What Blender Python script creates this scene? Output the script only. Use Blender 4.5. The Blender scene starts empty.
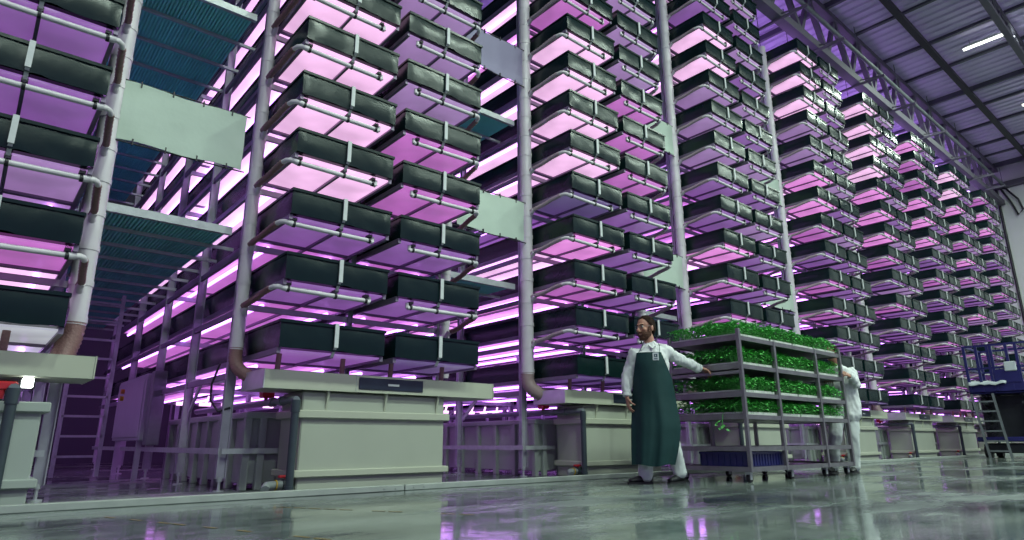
import bpy, bmesh, math, random
from mathutils import Vector, Matrix, noise
random.seed(7)
S = bpy.context.scene
COL = S.collection
PI = math.pi
V = Vector

# ------------------------------------------------------------------ helpers
class MB:
    """collects shapes for ONE mesh object"""
    def __init__(s): s.v = []; s.f = []; s.sm = []
    def add(s, vs, fs, smooth=False):
        b = len(s.v); s.v += [tuple(p) for p in vs]
        for f in fs: s.f.append([b + i for i in f]); s.sm.append(smooth)
    def box(s, x0, x1, y0, y1, z0, z1):
        vs = [(x, y, z) for z in (z0, z1) for y in (y0, y1) for x in (x0, x1)]
        s.add(vs, [(0, 2, 3, 1), (4, 5, 7, 6), (0, 1, 5, 4), (2, 6, 7, 3), (0, 4, 6, 2), (1, 3, 7, 5)])
    def bbox(s, x0, x1, y0, y1, z0, z1, c=.01):
        """box with chamfered edges"""
        vs = []
        for z, q in ((z0, c), (z0 + c, 0), (z1 - c, 0), (z1, c)):
            X0, X1, Y0, Y1 = x0 + q, x1 - q, y0 + q, y1 - q
            vs += [(X0 + c, Y0, z), (X1 - c, Y0, z), (X1, Y0 + c, z), (X1, Y1 - c, z), (X1 - c, Y1, z), (X0 + c, Y1, z), (X0, Y1 - c, z), (X0, Y0 + c, z)]
        fs = [tuple(range(7, -1, -1)), tuple(range(24, 32))]
        for k in range(3):
            for i in range(8):
                j = (i + 1) % 8
                fs.append((k * 8 + i, k * 8 + j, k * 8 + 8 + j, k * 8 + 8 + i))
        s.add(vs, fs)
    def bar(s, a, b, w, h=None, up=V((0, 0, 1))):
        a = V(a); b = V(b); d = (b - a).normalized(); h = h or w
        if abs(d.dot(up)) > .98: up = V((0, 1, 0))
        r = d.cross(up).normalized() * w / 2; u = r.cross(d).normalized() * h / 2
        vs = [a - r - u, a + r - u, a + r + u, a - r + u, b - r - u, b + r - u, b + r + u, b - r + u]
        s.add(vs, [(3, 2, 1, 0), (4, 5, 6, 7), (0, 1, 5, 4), (1, 2, 6, 5), (2, 3, 7, 6), (3, 0, 4, 7)])
    def tube(s, pts, r, n=10, caps=True):
        pts = [V(p) for p in pts]; rs = r if isinstance(r, (list, tuple)) else [r] * len(pts)
        vs = []; fs = []; ref = None
        for i, p in enumerate(pts):
            d = (pts[min(i + 1, len(pts) - 1)] - pts[max(i - 1, 0)])
            d = d.normalized() if d.length > 1e-9 else V((0, 0, 1))
            if ref is None:
                ref = V((0, 0, 1)) if abs(d.z) < .9 else V((1, 0, 0))
            a = (ref - d * ref.dot(d)); a = a.normalized() if a.length > 1e-6 else d.orthogonal().normalized()
            b = d.cross(a); ref = a
            for k in range(n):
                t = 2 * PI * k / n; vs.append(p + (a * math.cos(t) + b * math.sin(t)) * rs[i])
        for i in range(len(pts) - 1):
            for k in range(n):
                j = (k + 1) % n; fs.append((i * n + k, i * n + j, i * n + n + j, i * n + n + k))
        s.add(vs, fs, True)
        if caps:
            m = (len(pts) - 1) * n; s.add(vs[:n], [tuple(range(n - 1, -1, -1))]); s.add(vs[m:m + n], [tuple(range(n))])
    def loft(s, pts, rad, side=(1, 0, 0), n=16):
        """elliptic sections: rad[i] = (a along side, b across); closed by shrinking end rings"""
        P = [V(p) for p in pts]; Rr = [V((q[0], q[1])) for q in rad]; side = V(side)
        d0 = (P[0] - P[1]).normalized(); d1 = (P[-1] - P[-2]).normalized()
        m0 = min(Rr[0]); m1 = min(Rr[-1])
        PP = [P[0] + d0 * m0 * .75, P[0] + d0 * m0 * .5] + P + [P[-1] + d1 * m1 * .5, P[-1] + d1 * m1 * .75]
        RR = [Rr[0] * .35, Rr[0] * .78] + Rr + [Rr[-1] * .78, Rr[-1] * .35]
        vs = []; fs = []
        for i, p in enumerate(PP):
            d = (PP[min(i + 1, len(PP) - 1)] - PP[max(i - 1, 0)]).normalized()
            a = side - d * side.dot(d); a = a.normalized() if a.length > 1e-4 else d.orthogonal().normalized()
            b = d.cross(a)
            for k in range(n):
                t = 2 * PI * k / n; vs.append(p + a * math.cos(t) * RR[i][0] + b * math.sin(t) * RR[i][1])
        for i in range(len(PP) - 1):
            for k in range(n):
                j = (k + 1) % n; fs.append((i * n + k, i * n + j, i * n + n + j, i * n + n + k))
        m = (len(PP) - 1) * n
        fs.append(tuple(range(n - 1, -1, -1))); fs.append(tuple(range(m, m + n)))
        s.add(vs, fs, True)
    def ell(s, c, r, rot=None, nu=16, nv=10):
        c = V(c); vs = []; fs = []
        for i in range(nv + 1):
            th = PI * i / nv
            for k in range(nu):
                ph = 2 * PI * k / nu
                p = V((r[0] * math.sin(th) * math.cos(ph), r[1] * math.sin(th) * math.sin(ph), r[2] * math.cos(th)))
                if rot is not None: p = rot @ p
                vs.append(c + p)
        for i in range(nv):
            for k in range(nu):
                j = (k + 1) % nu; fs.append((i * nu + k, i * nu + nu + k, i * nu + nu + j, i * nu + j))
        s.add(vs, fs, True)
    def xf(s, M):
        s.v = [tuple(M @ V(p)) for p in s.v]; return s
    def mesh(s, name, mat):
        me = bpy.data.meshes.new(name); me.from_pydata(s.v, [], s.f)
        for p, q in zip(me.polygons, s.sm): p.use_smooth = q
        me.validate(); me.update()
        if mat: me.materials.append(mat)
        return me
    def build(s, name, mat, parent=None, loc=None):
        return link(name, s.mesh(name, mat), parent, loc)

def link(name, me, parent=None, loc=None):
    o = bpy.data.objects.new(name, me); COL.objects.link(o)
    if parent: o.parent = parent
    if loc is not None: o.location = loc
    return o
def tag(o, label=None, cat=None, group=None, kind=None):
    if label: o['label'] = label
    if cat: o['category'] = cat
    if group: o['group'] = group
    if kind: o['kind'] = kind
    return o
def thing(name, label, cat, loc=(0, 0, 0), group=None):
    o = bpy.data.objects.new(name, None); COL.objects.link(o); o.location = loc; o.empty_display_size = .1
    return tag(o, label, cat, group)
def struct(name, mb, mat, parent=None):
    o = mb.build(name, mat, parent)
    if parent is None: o['kind'] = 'structure'
    return o
def dup(root, loc, label, group=None):
    r = root.copy(); COL.objects.link(r); r.location = loc; r['label'] = label
    if group: r['group'] = group
    for ch in list(root.children):
        c = ch.copy(); COL.objects.link(c); c.parent = r
        for g in ch.children:
            d = g.copy(); COL.objects.link(d); d.parent = c
    return r
ORD = ['first', 'second', 'third', 'fourth', 'fifth', 'sixth', 'seventh', 'eighth', 'ninth', 'tenth', 'eleventh', 'twelfth', 'thirteenth', 'fourteenth', 'fifteenth', 'sixteenth']

# ------------------------------------------------------------------ materials
def srgb(r, g, b):
    f = lambda c: (c / 12.92 if c <= .04045 else ((c + .055) / 1.055) ** 2.4)
    return (f(r / 255), f(g / 255), f(b / 255))
def mat(name, rgb, rough=.5, metal=0., var=0., scale=6., bump=0., bscale=20., spec=.5):
    m = bpy.data.materials.new(name); m.use_nodes = True; nt = m.node_tree; N = nt.nodes; L = nt.links
    b = N['Principled BSDF']; b.inputs['Base Color'].default_value = (*rgb, 1)
    b.inputs['Roughness'].default_value = rough; b.inputs['Metallic'].default_value = metal
    b.inputs['Specular IOR Level'].default_value = spec
    tc = N.new('ShaderNodeTexCoord')
    if var:
        nz = N.new('ShaderNodeTexNoise'); nz.inputs['Scale'].default_value = scale; nz.inputs['Detail'].default_value = 5
        L.new(tc.outputs['Object'], nz.inputs['Vector'])
        mx = N.new('ShaderNodeMix'); mx.data_type = 'RGBA'
        mx.inputs[6].default_value = (*[c * (1 - var) for c in rgb], 1); mx.inputs[7].default_value = (*[min(1, c * (1 + var)) for c in rgb], 1)
        L.new(nz.outputs['Fac'], mx.inputs[0]); L.new(mx.outputs[2], b.inputs['Base Color'])
    if bump:
        n2 = N.new('ShaderNodeTexNoise'); n2.inputs['Scale'].default_value = bscale; n2.inputs['Detail'].default_value = 4
        L.new(tc.outputs['Object'], n2.inputs['Vector'])
        bp = N.new('ShaderNodeBump'); bp.inputs['Strength'].default_value = bump; bp.inputs['Distance'].default_value = .02
        L.new(n2.outputs['Fac'], bp.inputs['Height']); L.new(bp.outputs['Normal'], b.inputs['Normal'])
    return m
def emit(name, rgb, strength=1., grad=False):
    m = bpy.data.materials.new(name); m.use_nodes = True; nt = m.node_tree
    b = nt.nodes['Principled BSDF']; b.inputs['Base Color'].default_value = (.5, .5, .5, 1)
    b.inputs['Emission Color'].default_value = (*rgb, 1); b.inputs['Emission Strength'].default_value = strength
    b.inputs['Roughness'].default_value = .4
    if grad:   # bounce light on a tray underside, painted as patchy emission
        tc = nt.nodes.new('ShaderNodeTexCoord'); n = nt.nodes.new('ShaderNodeTexNoise'); n.inputs['Scale'].default_value = 1.7; n.inputs['Detail'].default_value = 2
        nt.links.new(tc.outputs['Object'], n.inputs['Vector']); r = nt.nodes.new('ShaderNodeMapRange')
        r.inputs['From Min'].default_value = .3; r.inputs['From Max'].default_value = .7; r.inputs['To Min'].default_value = strength * .72; r.inputs['To Max'].default_value = strength * 1.2
        nt.links.new(n.outputs['Fac'], r.inputs['Value']); nt.links.new(r.outputs['Result'], b.inputs['Emission Strength'])
    return m

M = {}
M['liner'] = mat('liner_film', (.0035, .0150, .0160), .27, 0, .3, 4, .13, 6, .28)
M['pvc'] = mat('white_pvc', (.66, .63, .66), .4, 0, .12, 12)
M['riser'] = mat('riser_pvc', (.66, .62, .66), .38, 0, .18, 5)
M['hose'] = mat('brown_hose', (.25, .135, .13), .5, 0, .3, 40, .4, 60)
M['strap'] = mat('grey_strap', (.55, .57, .58), .5, 0, .15, 20)
M['clamp'] = mat('dark_clamp', (.015, .015, .02), .5)
M['rail'] = mat('dark_rail', (.20, .16, .24), .45, .2, .2, 8)
M['galv'] = mat('galvanised_steel', (.46, .49, .50), .42, .3, .25, 14, .1, 40)
M['post'] = mat('rack_post_steel', (.40, .40, .45), .4, .25, .25, 9)
M['deck'] = mat('teal_deck', (.26, .80, .78), .5, .0, .25, 3)
M['deckrib'] = mat('teal_deck_rib', (.035, .12, .135), .5, .1, .2, 3)
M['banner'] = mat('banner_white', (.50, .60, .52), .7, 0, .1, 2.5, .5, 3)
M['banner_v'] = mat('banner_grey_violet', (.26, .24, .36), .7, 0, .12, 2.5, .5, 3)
M['tank'] = mat('tank_plastic', (.36, .385, .32), .5, 0, .08, 2.5)
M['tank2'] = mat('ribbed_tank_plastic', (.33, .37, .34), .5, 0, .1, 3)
M['gutter'] = mat('gutter_plastic', (.42, .44, .35), .45, 0, .08, 2)
M['endplate'] = mat('gutter_end_metal', (.55, .58, .56), .35, .5, .2, 10)
M['plate'] = mat('dark_nameplate', (.014, .022, .04), .35, 0, .4, 6)
M['darkpipe'] = mat('dark_pipe', (.035, .05, .06), .4, 0, .25, 10)
M['greypipe'] = mat('grey_pipe', (.16, .18, .20), .4, 0, .2, 10)
M['valvegrey'] = mat('valve_grey', (.24, .27, .27), .4, 0, .15, 12)
M['hosepale'] = mat('pale_hose', (.46, .36, .40), .5, 0, .25, 30, .3, 50)
M['red'] = mat('red_valve', (.45, .02, .03), .4)
M['yellow'] = mat('yellow_plastic', (.55, .36, .02), .4)
M['orange'] = mat('orange_lamp', (.7, .25, .05), .4)
M['cabinet'] = mat('cabinet_paint', (.40, .40, .45), .45, 0, .1, 4)
M['curb'] = mat('curb_metal', (.40, .44, .40), .45, .35, .2, 6, .1, 30)
M['cart'] = mat('cart_steel', (.21, .20, .22), .4, .65, .3, 10)
M['whitetray'] = mat('white_tray', (.62, .64, .60), .4, 0, .1, 8)
M['leaf'] = mat('herb_leaf', (.10, .46, .095), .5, 0, .5, 40)
M['stem'] = mat('herb_stem', (.09, .25, .05), .5)
M['crate'] = mat('blue_crate', (.010, .013, .10), .45, 0, .2, 10)
M['rubber'] = mat('black_rubber', (.012, .012, .014), .6)
M['coat'] = mat('white_coat', (.66, .68, .68), .85, 0, .08, 9, .25, 22)
M['trouser'] = mat('white_trousers', (.60, .64, .63), .85, 0, .1, 9, .25, 20)
M['apron'] = mat('green_apron', (.012, .042, .043), .65, 0, .25, 5, .2, 14, .2)
M['skin'] = mat('skin', (.47, .235, .165), .5, 0, .12, 14)
M['skin2'] = mat('skin_dark', (.33, .16, .11), .5, 0, .12, 14)
M['hair'] = mat('brown_hair', (.022, .010, .006), .75, 0, .5, 60, .8, 90, .12)
M['beard'] = mat('reddish_beard', (.10, .035, .018), .7, 0, .5, 70, .9, 110)
M['shoe'] = mat('black_shoe', (.010, .011, .013), .45)
M['eyewhite'] = mat('eye_white', (.6, .58, .55), .3)
M['badge'] = mat('badge_white', (.55, .6, .62), .4)
M['ink'] = mat('badge_ink', (.02, .05, .08), .5)
M['blue'] = mat('blue_paint', (.018, .018, .12), .4, .1, .2, 8)
M['darkmetal'] = mat('dark_machine', (.025, .028, .035), .5, .3, .3, 8)
M['machinegrey'] = mat('machine_grey', (.16, .18, .19), .5, .3, .3, 8)
M['truss'] = mat('truss_steel', (.11, .10, .13), .6, .0, .2, 3)
M['purlin'] = mat('purlin_steel', (.10, .10, .13), .5, .2, .2, 3)
M['black'] = mat('black_steel', (.010, .010, .014), .5, 0, .2, 4)
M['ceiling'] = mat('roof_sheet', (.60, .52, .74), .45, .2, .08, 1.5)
M['wall'] = mat('wall_panel', (.64, .65, .64), .6, 0, .08, .8)
M['bed'] = mat('seedling_bed', (.05, .13, .07), .8, 0, .5, 30, .6, 40)
M['fixture'] = mat('fixture_white', (.6, .62, .6), .4)
M['tube'] = emit('lamp_tube', (.95, 1., .90), 5.)
M['cablam'] = emit('small_white_lamp', (.9, 1., .95), 6.)
GLOW_MATS = {  # bounce light on white tray undersides, painted as emission; tube and spark are lamps
    'bright': emit('bounce_bright_pink', (1.0, .56, .93), 1.0, True),
    'pink': emit('bounce_pink', (.80, .25, .74), 1.0, True),
    'magenta': emit('bounce_magenta', (.46, .115, .47), 1.0, True),
    'violet': emit('bounce_violet', (.205, .068, .31), 1.0, True),
    'lav': emit('bounce_lavender', (.29, .15, .38), 1.0, True),
    'dim': emit('bounce_dim_violet', (.08, .035, .16), 1.0, True),
    'white': emit('bounce_pale', (.36, .37, .42), 1.0, True),
    'tube': emit('led_tube_glow', (.62, .24, 1.0), 5.5),
    'spark': emit('led_spark', (1.0, .55, .95), 2.0),
    'top': emit('added_uplight_violet', (.50, .26, .85), 5.),  # added unseen light that turns the ceiling violet
}
def floor_mat():
    m = bpy.data.materials.new('wet_concrete'); m.use_nodes = True; nt = m.node_tree; N = nt.nodes; L = nt.links
    b = N['Principled BSDF']; tc = N.new('ShaderNodeTexCoord')
    def nz(scale, detail=6, rough=.6, vec=None):
        n = N.new('ShaderNodeTexNoise'); n.inputs['Scale'].default_value = scale; n.inputs['Detail'].default_value = detail
        n.inputs['Roughness'].default_value = rough; L.new(vec or tc.outputs['Object'], n.inputs['Vector']); return n
    def ramp(src, stops):
        r = N.new('ShaderNodeValToRGB'); e = r.color_ramp.elements
        e[0].position, e[0].color = stops[0][0], (*stops[0][1], 1); e[1].position, e[1].color = stops[-1][0], (*stops[-1][1], 1)
        for p, c in stops[1:-1]:
            q = e.new(p); q.color = (*c, 1)
        L.new(src, r.inputs['Fac']); return r
    mp = N.new('ShaderNodeMapping'); mp.inputs['Scale'].default_value = (.45, 1.1, 1); L.new(tc.outputs['Object'], mp.inputs['Vector'])
    big = nz(1.1, 8, .65, mp.outputs['Vector']); fine = nz(9, 8, .7)
    c1 = ramp(big.outputs['Fac'], [(.36, (.045, .058, .056)), (.50, (.155, .188, .178)), (.63, (.27, .31, .29))])
    c2 = ramp(fine.outputs['Fac'], [(.3, (.75, .75, .75)), (.7, (1.1, 1.1, 1.1))])
    mul = N.new('ShaderNodeMix'); mul.data_type = 'RGBA'; mul.blend_type = 'MULTIPLY'; mul.inputs[0].default_value = 1
    L.new(c1.outputs['Color'], mul.inputs[6]); L.new(c2.outputs['Color'], mul.inputs[7])
    L.new(mul.outputs[2], b.inputs['Base Color'])
    wet = nz(.8, 9, .72, mp.outputs['Vector'])
    rr = ramp(wet.outputs['Fac'], [(.42, (.03, .03, .03)), (.50, (.10, .10, .10)), (.60, (.42, .42, .42))])
    L.new(rr.outputs['Color'], b.inputs['Roughness'])
    bp = N.new('ShaderNodeBump'); bp.inputs['Strength'].default_value = .12; bp.inputs['Distance'].default_value = .01
    f2 = nz(5, 6, .6); L.new(f2.outputs['Fac'], bp.inputs['Height']); L.new(bp.outputs['Normal'], b.inputs['Normal'])
    b.inputs['Specular IOR Level'].default_value = .6
    return m

# ------------------------------------------------------------------ camera
f_px, pitch, roll, yaw = 633.6952, .2647, -.0040, .7053
CAMZ = .447
R0 = V((math.cos(yaw), -math.sin(yaw), 0)); F0 = V((math.sin(yaw), math.cos(yaw), 0)); Zu = V((0, 0, 1))
Fw = math.cos(pitch) * F0 + math.sin(pitch) * Zu; Uu = -math.sin(pitch) * F0 + math.cos(pitch) * Zu
Rx = math.cos(roll) * R0 + math.sin(roll) * Uu; Ux = -math.sin(roll) * R0 + math.cos(roll) * Uu
cd = bpy.data.cameras.new('camera'); cam = bpy.data.objects.new('camera', cd); COL.objects.link(cam)
cd.sensor_width = 36; cd.sensor_fit = 'HORIZONTAL'; cd.lens = f_px / 1024 * 36; cd.clip_start = .05; cd.clip_end = 200
cam.matrix_world = Matrix(((Rx.x, Ux.x, -Fw.x, 0), (Rx.y, Ux.y, -Fw.y, 0), (Rx.z, Ux.z, -Fw.z, CAMZ), (0, 0, 0, 1)))
S.camera = cam

# ------------------------------------------------------------------ setting
XW = 33.5; ZC = 12.2
b = MB(); b.box(-16, XW, -14, 18, -.1, 0); struct('floor', b, floor_mat())
b = MB(); b.box(XW, XW + .2, -14, 18, 0, ZC + .3)
struct('wall_right', b, M['wall'])
b = MB(); b.box(-16, XW, 18, 18.2, 0, ZC + .3); struct('wall_back', b, mat('back_wall_panel', (.06, .055, .08), .7, 0, .2, .6))
b = MB()
pts = []; x = -16.; k = 0
prof = [(0, 0), (.17, 0), (.205, .05), (.295, .05)]
vs = []; fs = []
while x < XW:
    for dx, dz in prof: vs += [(x + dx, -14, ZC + dz), (x + dx, 18, ZC + dz)]
    x += .33
for i in range(len(vs) // 2 - 1): fs.append((2 * i, 2 * i + 1, 2 * i + 3, 2 * i + 2))
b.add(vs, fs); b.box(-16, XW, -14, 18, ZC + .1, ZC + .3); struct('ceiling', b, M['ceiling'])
# low metal kerb along the front of the racks, in bolted lengths
b = MB(); xs = [-3.0, 3.36, 9.6, 15.9, 22.2, 28.5, 33.4]
for a, c in zip(xs, xs[1:]):
    b.bbox(a + .004, c - .004, 5.54, 5.62, 0, .055, .006)
    for q in (a + .1, a + .22, c - .1, c - .22):
        b.tube([(q, 5.541, .028), (q, 5.534, .028)], .008, 8)
struct('trim_1', b, M['curb'])['label'] = 'low galvanised kerb running along the foot of the racks'
# worn yellow floor lines
for n_, (p, q) in enumerate((((.80, 4.9), (1.45, 3.0)), ((1.73, 5.0), (2.6, 3.4)))):
    b = MB(); d = (V((q[0] - p[0], q[1] - p[1], 0))).normalized(); nn = V((-d.y, d.x, 0)) * .012
    for t in range(14):
        if random.random() < .25: continue
        a = V((*p, 0)).lerp(V((*q, 0)), t / 14); c = V((*p, 0)).lerp(V((*q, 0)), (t + .8) / 14)
        z = V((0, 0, .002)); b.add([a - nn + z, a + nn + z, c + nn + z, c - nn + z], [(3, 2, 1, 0)])
    o = struct('trim_%d' % (2 + n_), b, mat('worn_yellow_line', (.22, .17, .07), .5, 0, .5, 20))
    o['label'] = ['worn yellow floor line nearest the left edge', 'worn yellow floor line in front of the second rack'][n_]

# ------------------------------------------------------------------ roof steel
TX0, TX1 = -3., XW - .1
def truss(Y, label, zt, zb, w, step, wb=.085):
    t = thing('roof_truss', label, 'roof truss', (TX0, Y, zt))
    m = MB(); m.bar((0, 0, 0), (TX1 - TX0, 0, 0), w, w * .8); m.build('top_chord', M['truss'], t)
    m = MB(); m.bar((0, 0, zb - zt), (TX1 - TX0, 0, zb - zt), w * 1.1, w); m.build('bottom_chord', M['truss'], t)
    n = int((TX1 - TX0) / step); h = zb - zt
    for i in range(n):
        m = MB(); m.bar((i * step, 0, -.05), (i * step + step * .5, 0, h + .05), wb, wb); m.build('web_bar', M['truss'], t)
        m = MB(); m.bar((i * step + step * .5, 0, h + .05), (i * step + step, 0, -.05), wb * .85, wb * .85); m.build('web_bar', M['truss'], t)
    return t
truss(5.95, 'long steel lattice truss above the front of the racks', 12.03, 10.5, .22, 1.55, .13)
truss(2.75, 'steel lattice truss in the top right corner of the ceiling', 12.0, 11.5, .14, .8)
m = MB(); m.tube([(TX0, 5.7, 11.2), (14, 5.7, 11.2), (TX1, 5.7, 11.2)], .06, 10)
for q in range(12): m.bar((q * 3, 5.7, 11.25), (q * 3, 5.7, 12.1), .02)
tag(m.build('ceiling_duct', M['machinegrey']), 'pale round duct hung alongside the long roof truss', 'duct')
m = MB(); m.bar((TX0, 4.6, 11.95), (TX1, 4.6, 11.95), .16, .14)
tag(m.build('ceiling_beam', M['black']), 'straight black beam under the purple ceiling, right of the truss', 'beam')
px = [(8.3, .06), (10.35, .06), (12.4, .06), (14.45, .06), (16.5, .16), (18.55, .06), (20.7, .09), (22.6, .06), (24.7, .17), (26.3, .09), (28.2, .07), (30.2, .07), (31.6, .07), (32.9, .2)]
for i, (x, h) in enumerate(px):
    m = MB(); m.box(x - .05, x + .05, -12, 14, ZC - h, ZC + .02)
    tag(m.build('roof_purlin', M['purlin']), '%s purlin crossing the ceiling, %s from the far wall' % ('deep' if h > .1 else 'thin', ORD[len(px) - 1 - i]), 'purlin', 'purlins under the roof sheets')
for i, x in enumerate((13.6, 15.6, 18.2, 20.6, 23.4, 26.2, 28.9, 30.6)):
    m = MB(); m.bar((x, 5.2, 10.36), (x, 8.2, 10.36), .05, .06); m.bar((x, 5.25, 10.36), (x, 5.9, 10.5), .03)
    tag(m.build('tie_bar', M['truss']), 'steel tie bar between rack tops and truss, %s from the far wall' % ORD[7 - i], 'bar', 'tie bars above the racks')
# hall lamps: batten fittings with a tube
lampn = 0
def lamp(x, y, power, label):
    t = thing('ceiling_lamp', label, 'ceiling lamp', (x, y, 11.95), 'tube lamps under the ceiling')
    m = MB(); m.bbox(-.06, .06, -.62, .62, .02, .09, .01); m.build('housing', M['fixture'], t)
    m = MB(); m.tube([(0, -.58, -.01), (0, .58, -.01)], .035, 10); m.build('tube', M['tube'], t)
    m = MB(); m.bar((0, -.4, .09), (0, -.4, .25), .012); m.bar((0, .4, .09), (0, .4, .25), .012); m.build('hanger', M['black'], t)
    ld = bpy.data.lights.new('lamp_light', 'AREA'); ld.shape = 'RECTANGLE'; ld.size = .3; ld.size_y = 1.2
    ld.energy = power; ld.color = (.80, 1., .84)
    lo = bpy.data.objects.new('lamp_light', ld); COL.objects.link(lo); lo.parent = t; lo.location = (0, 0, -.06)
LP = 520
lamp(21.5, 3.36, LP * .45, 'lit tube lamp at upper right of the ceiling')
lamp(27.0, 3.05, LP * .45, 'lit tube lamp at the right edge near the far wall')
for x in (.5, 5., 9.4, 14., 18.5, 23., 27.5):
    lamp(x, -2.6, LP, 'tube lamp under the ceiling above the open hall')
for x in (-1.5, 6., 13.):
    lamp(x, -8., LP, 'tube lamp under the ceiling above the open hall')

# ------------------------------------------------------------------ growing trays
D = 5.66; Z0 = 1.527; DZ = .6372; WT = 1.06; GAP = 1.185; WR = 2.245; TL = 8.6
XS = [-1.767, 2.073, 5.917, 9.729, 13.845, 17.653, 21.276, 24.968, 28.670]
RACK = ['rack cut by the left edge', 'second rack from the left', 'third rack from the left', 'fourth rack from the left', 'fifth rack from the left',
        'fourth rack from far wall', 'third rack from far wall', 'second rack from far wall', 'rack next to far wall']
def liner_mesh(seed):
    mb = MB(); nx, nz, ny = 22, 5, 26
    def nf(p, s): return noise.noise(V((p[0] * s + seed * 7.3, p[1] * s + seed, p[2] * s)))
    def disp(x, y, z, axis):
        fr = -z / .25
        a = .007 * nf((x, y, z), 4) + .003 * nf((x, y, z), 13) + .008 * math.sin(fr * PI)
        return a
    vs = []; fs = []
    for j in range(nz + 1):
        for i in range(nx + 1):
            x = WT * i / nx; z = -.25 * j / nz
            if j == nz: z += .014 * nf((x, 0, 3), 4) + (.012 if .5 * WT < x < .62 * WT else 0)
            if j == 0: z += .008 * nf((x, 0, 1), 3)
            vs.append((x, -disp(x, 0, z, 1) * (0 if i in (0, nx) else 1), z))
    for j in range(nz):
        for i in range(nx): a = j * (nx + 1) + i; fs.append((a, a + nx + 1, a + nx + 2, a + 1))
    mb.add(vs, fs, True)
    for X, sg in ((0, -1), (WT, 1)):
        vs = []; fs = []
        for j in range(nz + 1):
            for i in range(ny + 1):
                y = TL * (i / ny) ** 1.6; z = -.25 * j / nz
                if j == nz and i: z += .02 * nf((X, y, 3), 2)
                vs.append((X + sg * disp(X, y, z, 0) * (0 if i == 0 else 1.4), y, z))
        for j in range(nz):
            for i in range(ny):
                a = j * (ny + 1) + i; q = (a, a + 1, a + ny + 2, a + ny + 1)
                fs.append(q if sg < 0 else q[::-1])
        mb.add(vs, [f[::-1] for f in fs], True)
    mb.add([(0, TL, -.25), (WT, TL, -.25), (WT, TL, 0), (0, TL, 0)], [(0, 1, 2, 3)])
    # folded rim
    mb.box(-.008, WT + .008, -.016, .012, -.022, .006)
    mb.box(-.012, .012, .012, TL, -.02, .004); mb.box(WT - .012, WT + .012, .012, TL, -.02, .004)
    # bottom skin
    mb.add([(.01, .02, -.247), (WT - .01, .02, -.247), (WT - .01, TL, -.247), (.01, TL, -.247)], [(3, 2, 1, 0)])
    return mb.mesh('basin', M['liner'])
LINERS = [liner_mesh(i) for i in range(4)]
def box_mesh(name, mt, *boxes):
    mb = MB()
    for q in boxes: mb.box(*q)
    return mb.mesh(name, mt)
ME = {}
ME['bed'] = box_mesh('growing_bed', M['bed'], (.02, WT - .02, .02, TL - .02, -.08, -.06))
ME['front'] = {k: box_mesh('underside_glow', GLOW_MATS[k], (.015, WT - .015, .045, .90, -.278, -.262)) for k in GLOW_MATS}  # white underside made to glow in place of light bounced from below
ME['back'] = {k: box_mesh('deep_underside_glow', GLOW_MATS[k], (.015, WT - .015, .98, TL, -.278, -.262)) for k in GLOW_MATS}
ME['rail'] = box_mesh('centre_rail', M['rail'], (.518, .546, .05, TL, -.306, -.279))
ME['cross'] = [box_mesh('cross_rail', M['rail'], (0, WT, .91, .965, -.298, -.252)), box_mesh('cross_rail', M['rail'], (0, WT, 3.9, 3.95, -.298, -.279))]
ME['edge'] = box_mesh('edge_rail', M['rail'], (-.004, .03, .03, TL, -.30, -.25)), box_mesh('edge_rail', M['rail'], (WT - .03, WT + .004, .03, TL, -.30, -.25))
def tube_mesh(x):
    mb = MB()
    mb.tube([(x, 1.05, -.318), (x, TL - .05, -.318)], .02, 8)
    return mb.mesh('led_tube', GLOW_MATS['tube'])
ME['leds'] = [tube_mesh(.17), tube_mesh(WT - .17)]
mb = MB(); mb.box(.512, .552, -.032, -.018, -.215, .012); mb.box(.512, .552, -.03, .05, .006, .014); mb.bar((.532, -.022, -.2), (.532, .06, -.30), .03, .008)
ME['strap'] = mb.mesh('strap', M['strap'])
def clamp_mesh(xs_):
    mb = MB()
    for x_ in xs_:
        mb.box(x_ - .022, x_ + .022, .045, .115, -.30, -.255)
        mb.tube([(x_ - .012, .075, -.333), (x_ + .012, .075, -.333)], .031, 10)
    return mb.mesh('pipe_clamp', M['clamp'])
ME['clamp'] = [clamp_mesh((.06,)), clamp_mesh((.532,)), clamp_mesh((.86,))]
ME['clampR'] = [clamp_mesh((WT - .06,)), clamp_mesh((.532,)), clamp_mesh((WT - .86,))]
def pipe_mesh(right):
    mb = MB(); fx = (lambda x: WT - x) if right else (lambda x: x)
    P = [(.90, .075, -.345), (.84, .075, -.333), (.5, .075, -.333), (.03, .075, -.327), (-.02, .085, -.318), (-.05, .12, -.318), (-.065, .17, -.325)]
    mb.tube([(fx(a), y_, z_) for a, y_, z_ in P], .024, 10)
    mb.tube([(fx(.05), .075, -.33), (fx(0), .078, -.32)], .031, 10)
    mb.tube([(fx(.90), .075, -.345), (fx(.90), .075, -.29)], .02, 8)
    return mb.mesh('drain_pipe', M['pvc'])
ME['pipe'] = [pipe_mesh(False), pipe_mesh(True)]
def hose_mesh(right, mt):
    mb = MB(); fx = (lambda x: WT - x) if right else (lambda x: x)
    A = [V((-.066, .17, -.325)), V((-.08, .32, -.345)), V((-.10, .50, -.385)), V((-.115, .62, -.40)), V((-.115, .76, -.41))]
    P = []; rs = []
    for a, c in zip(A, A[1:]):
        for t in range(6):
            p = a.lerp(c, t / 6); P.append((fx(p.x), p.y, p.z)); rs.append(.032 if t % 2 else .027)
    mb.tube(P, rs, 8); return mb.mesh('hose', mt)
ME['hose'] = [[hose_mesh(False, m_), hose_mesh(True, m_)] for m_ in (M['hose'], M['hosepale'])]
ME['drop'] = []
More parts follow.
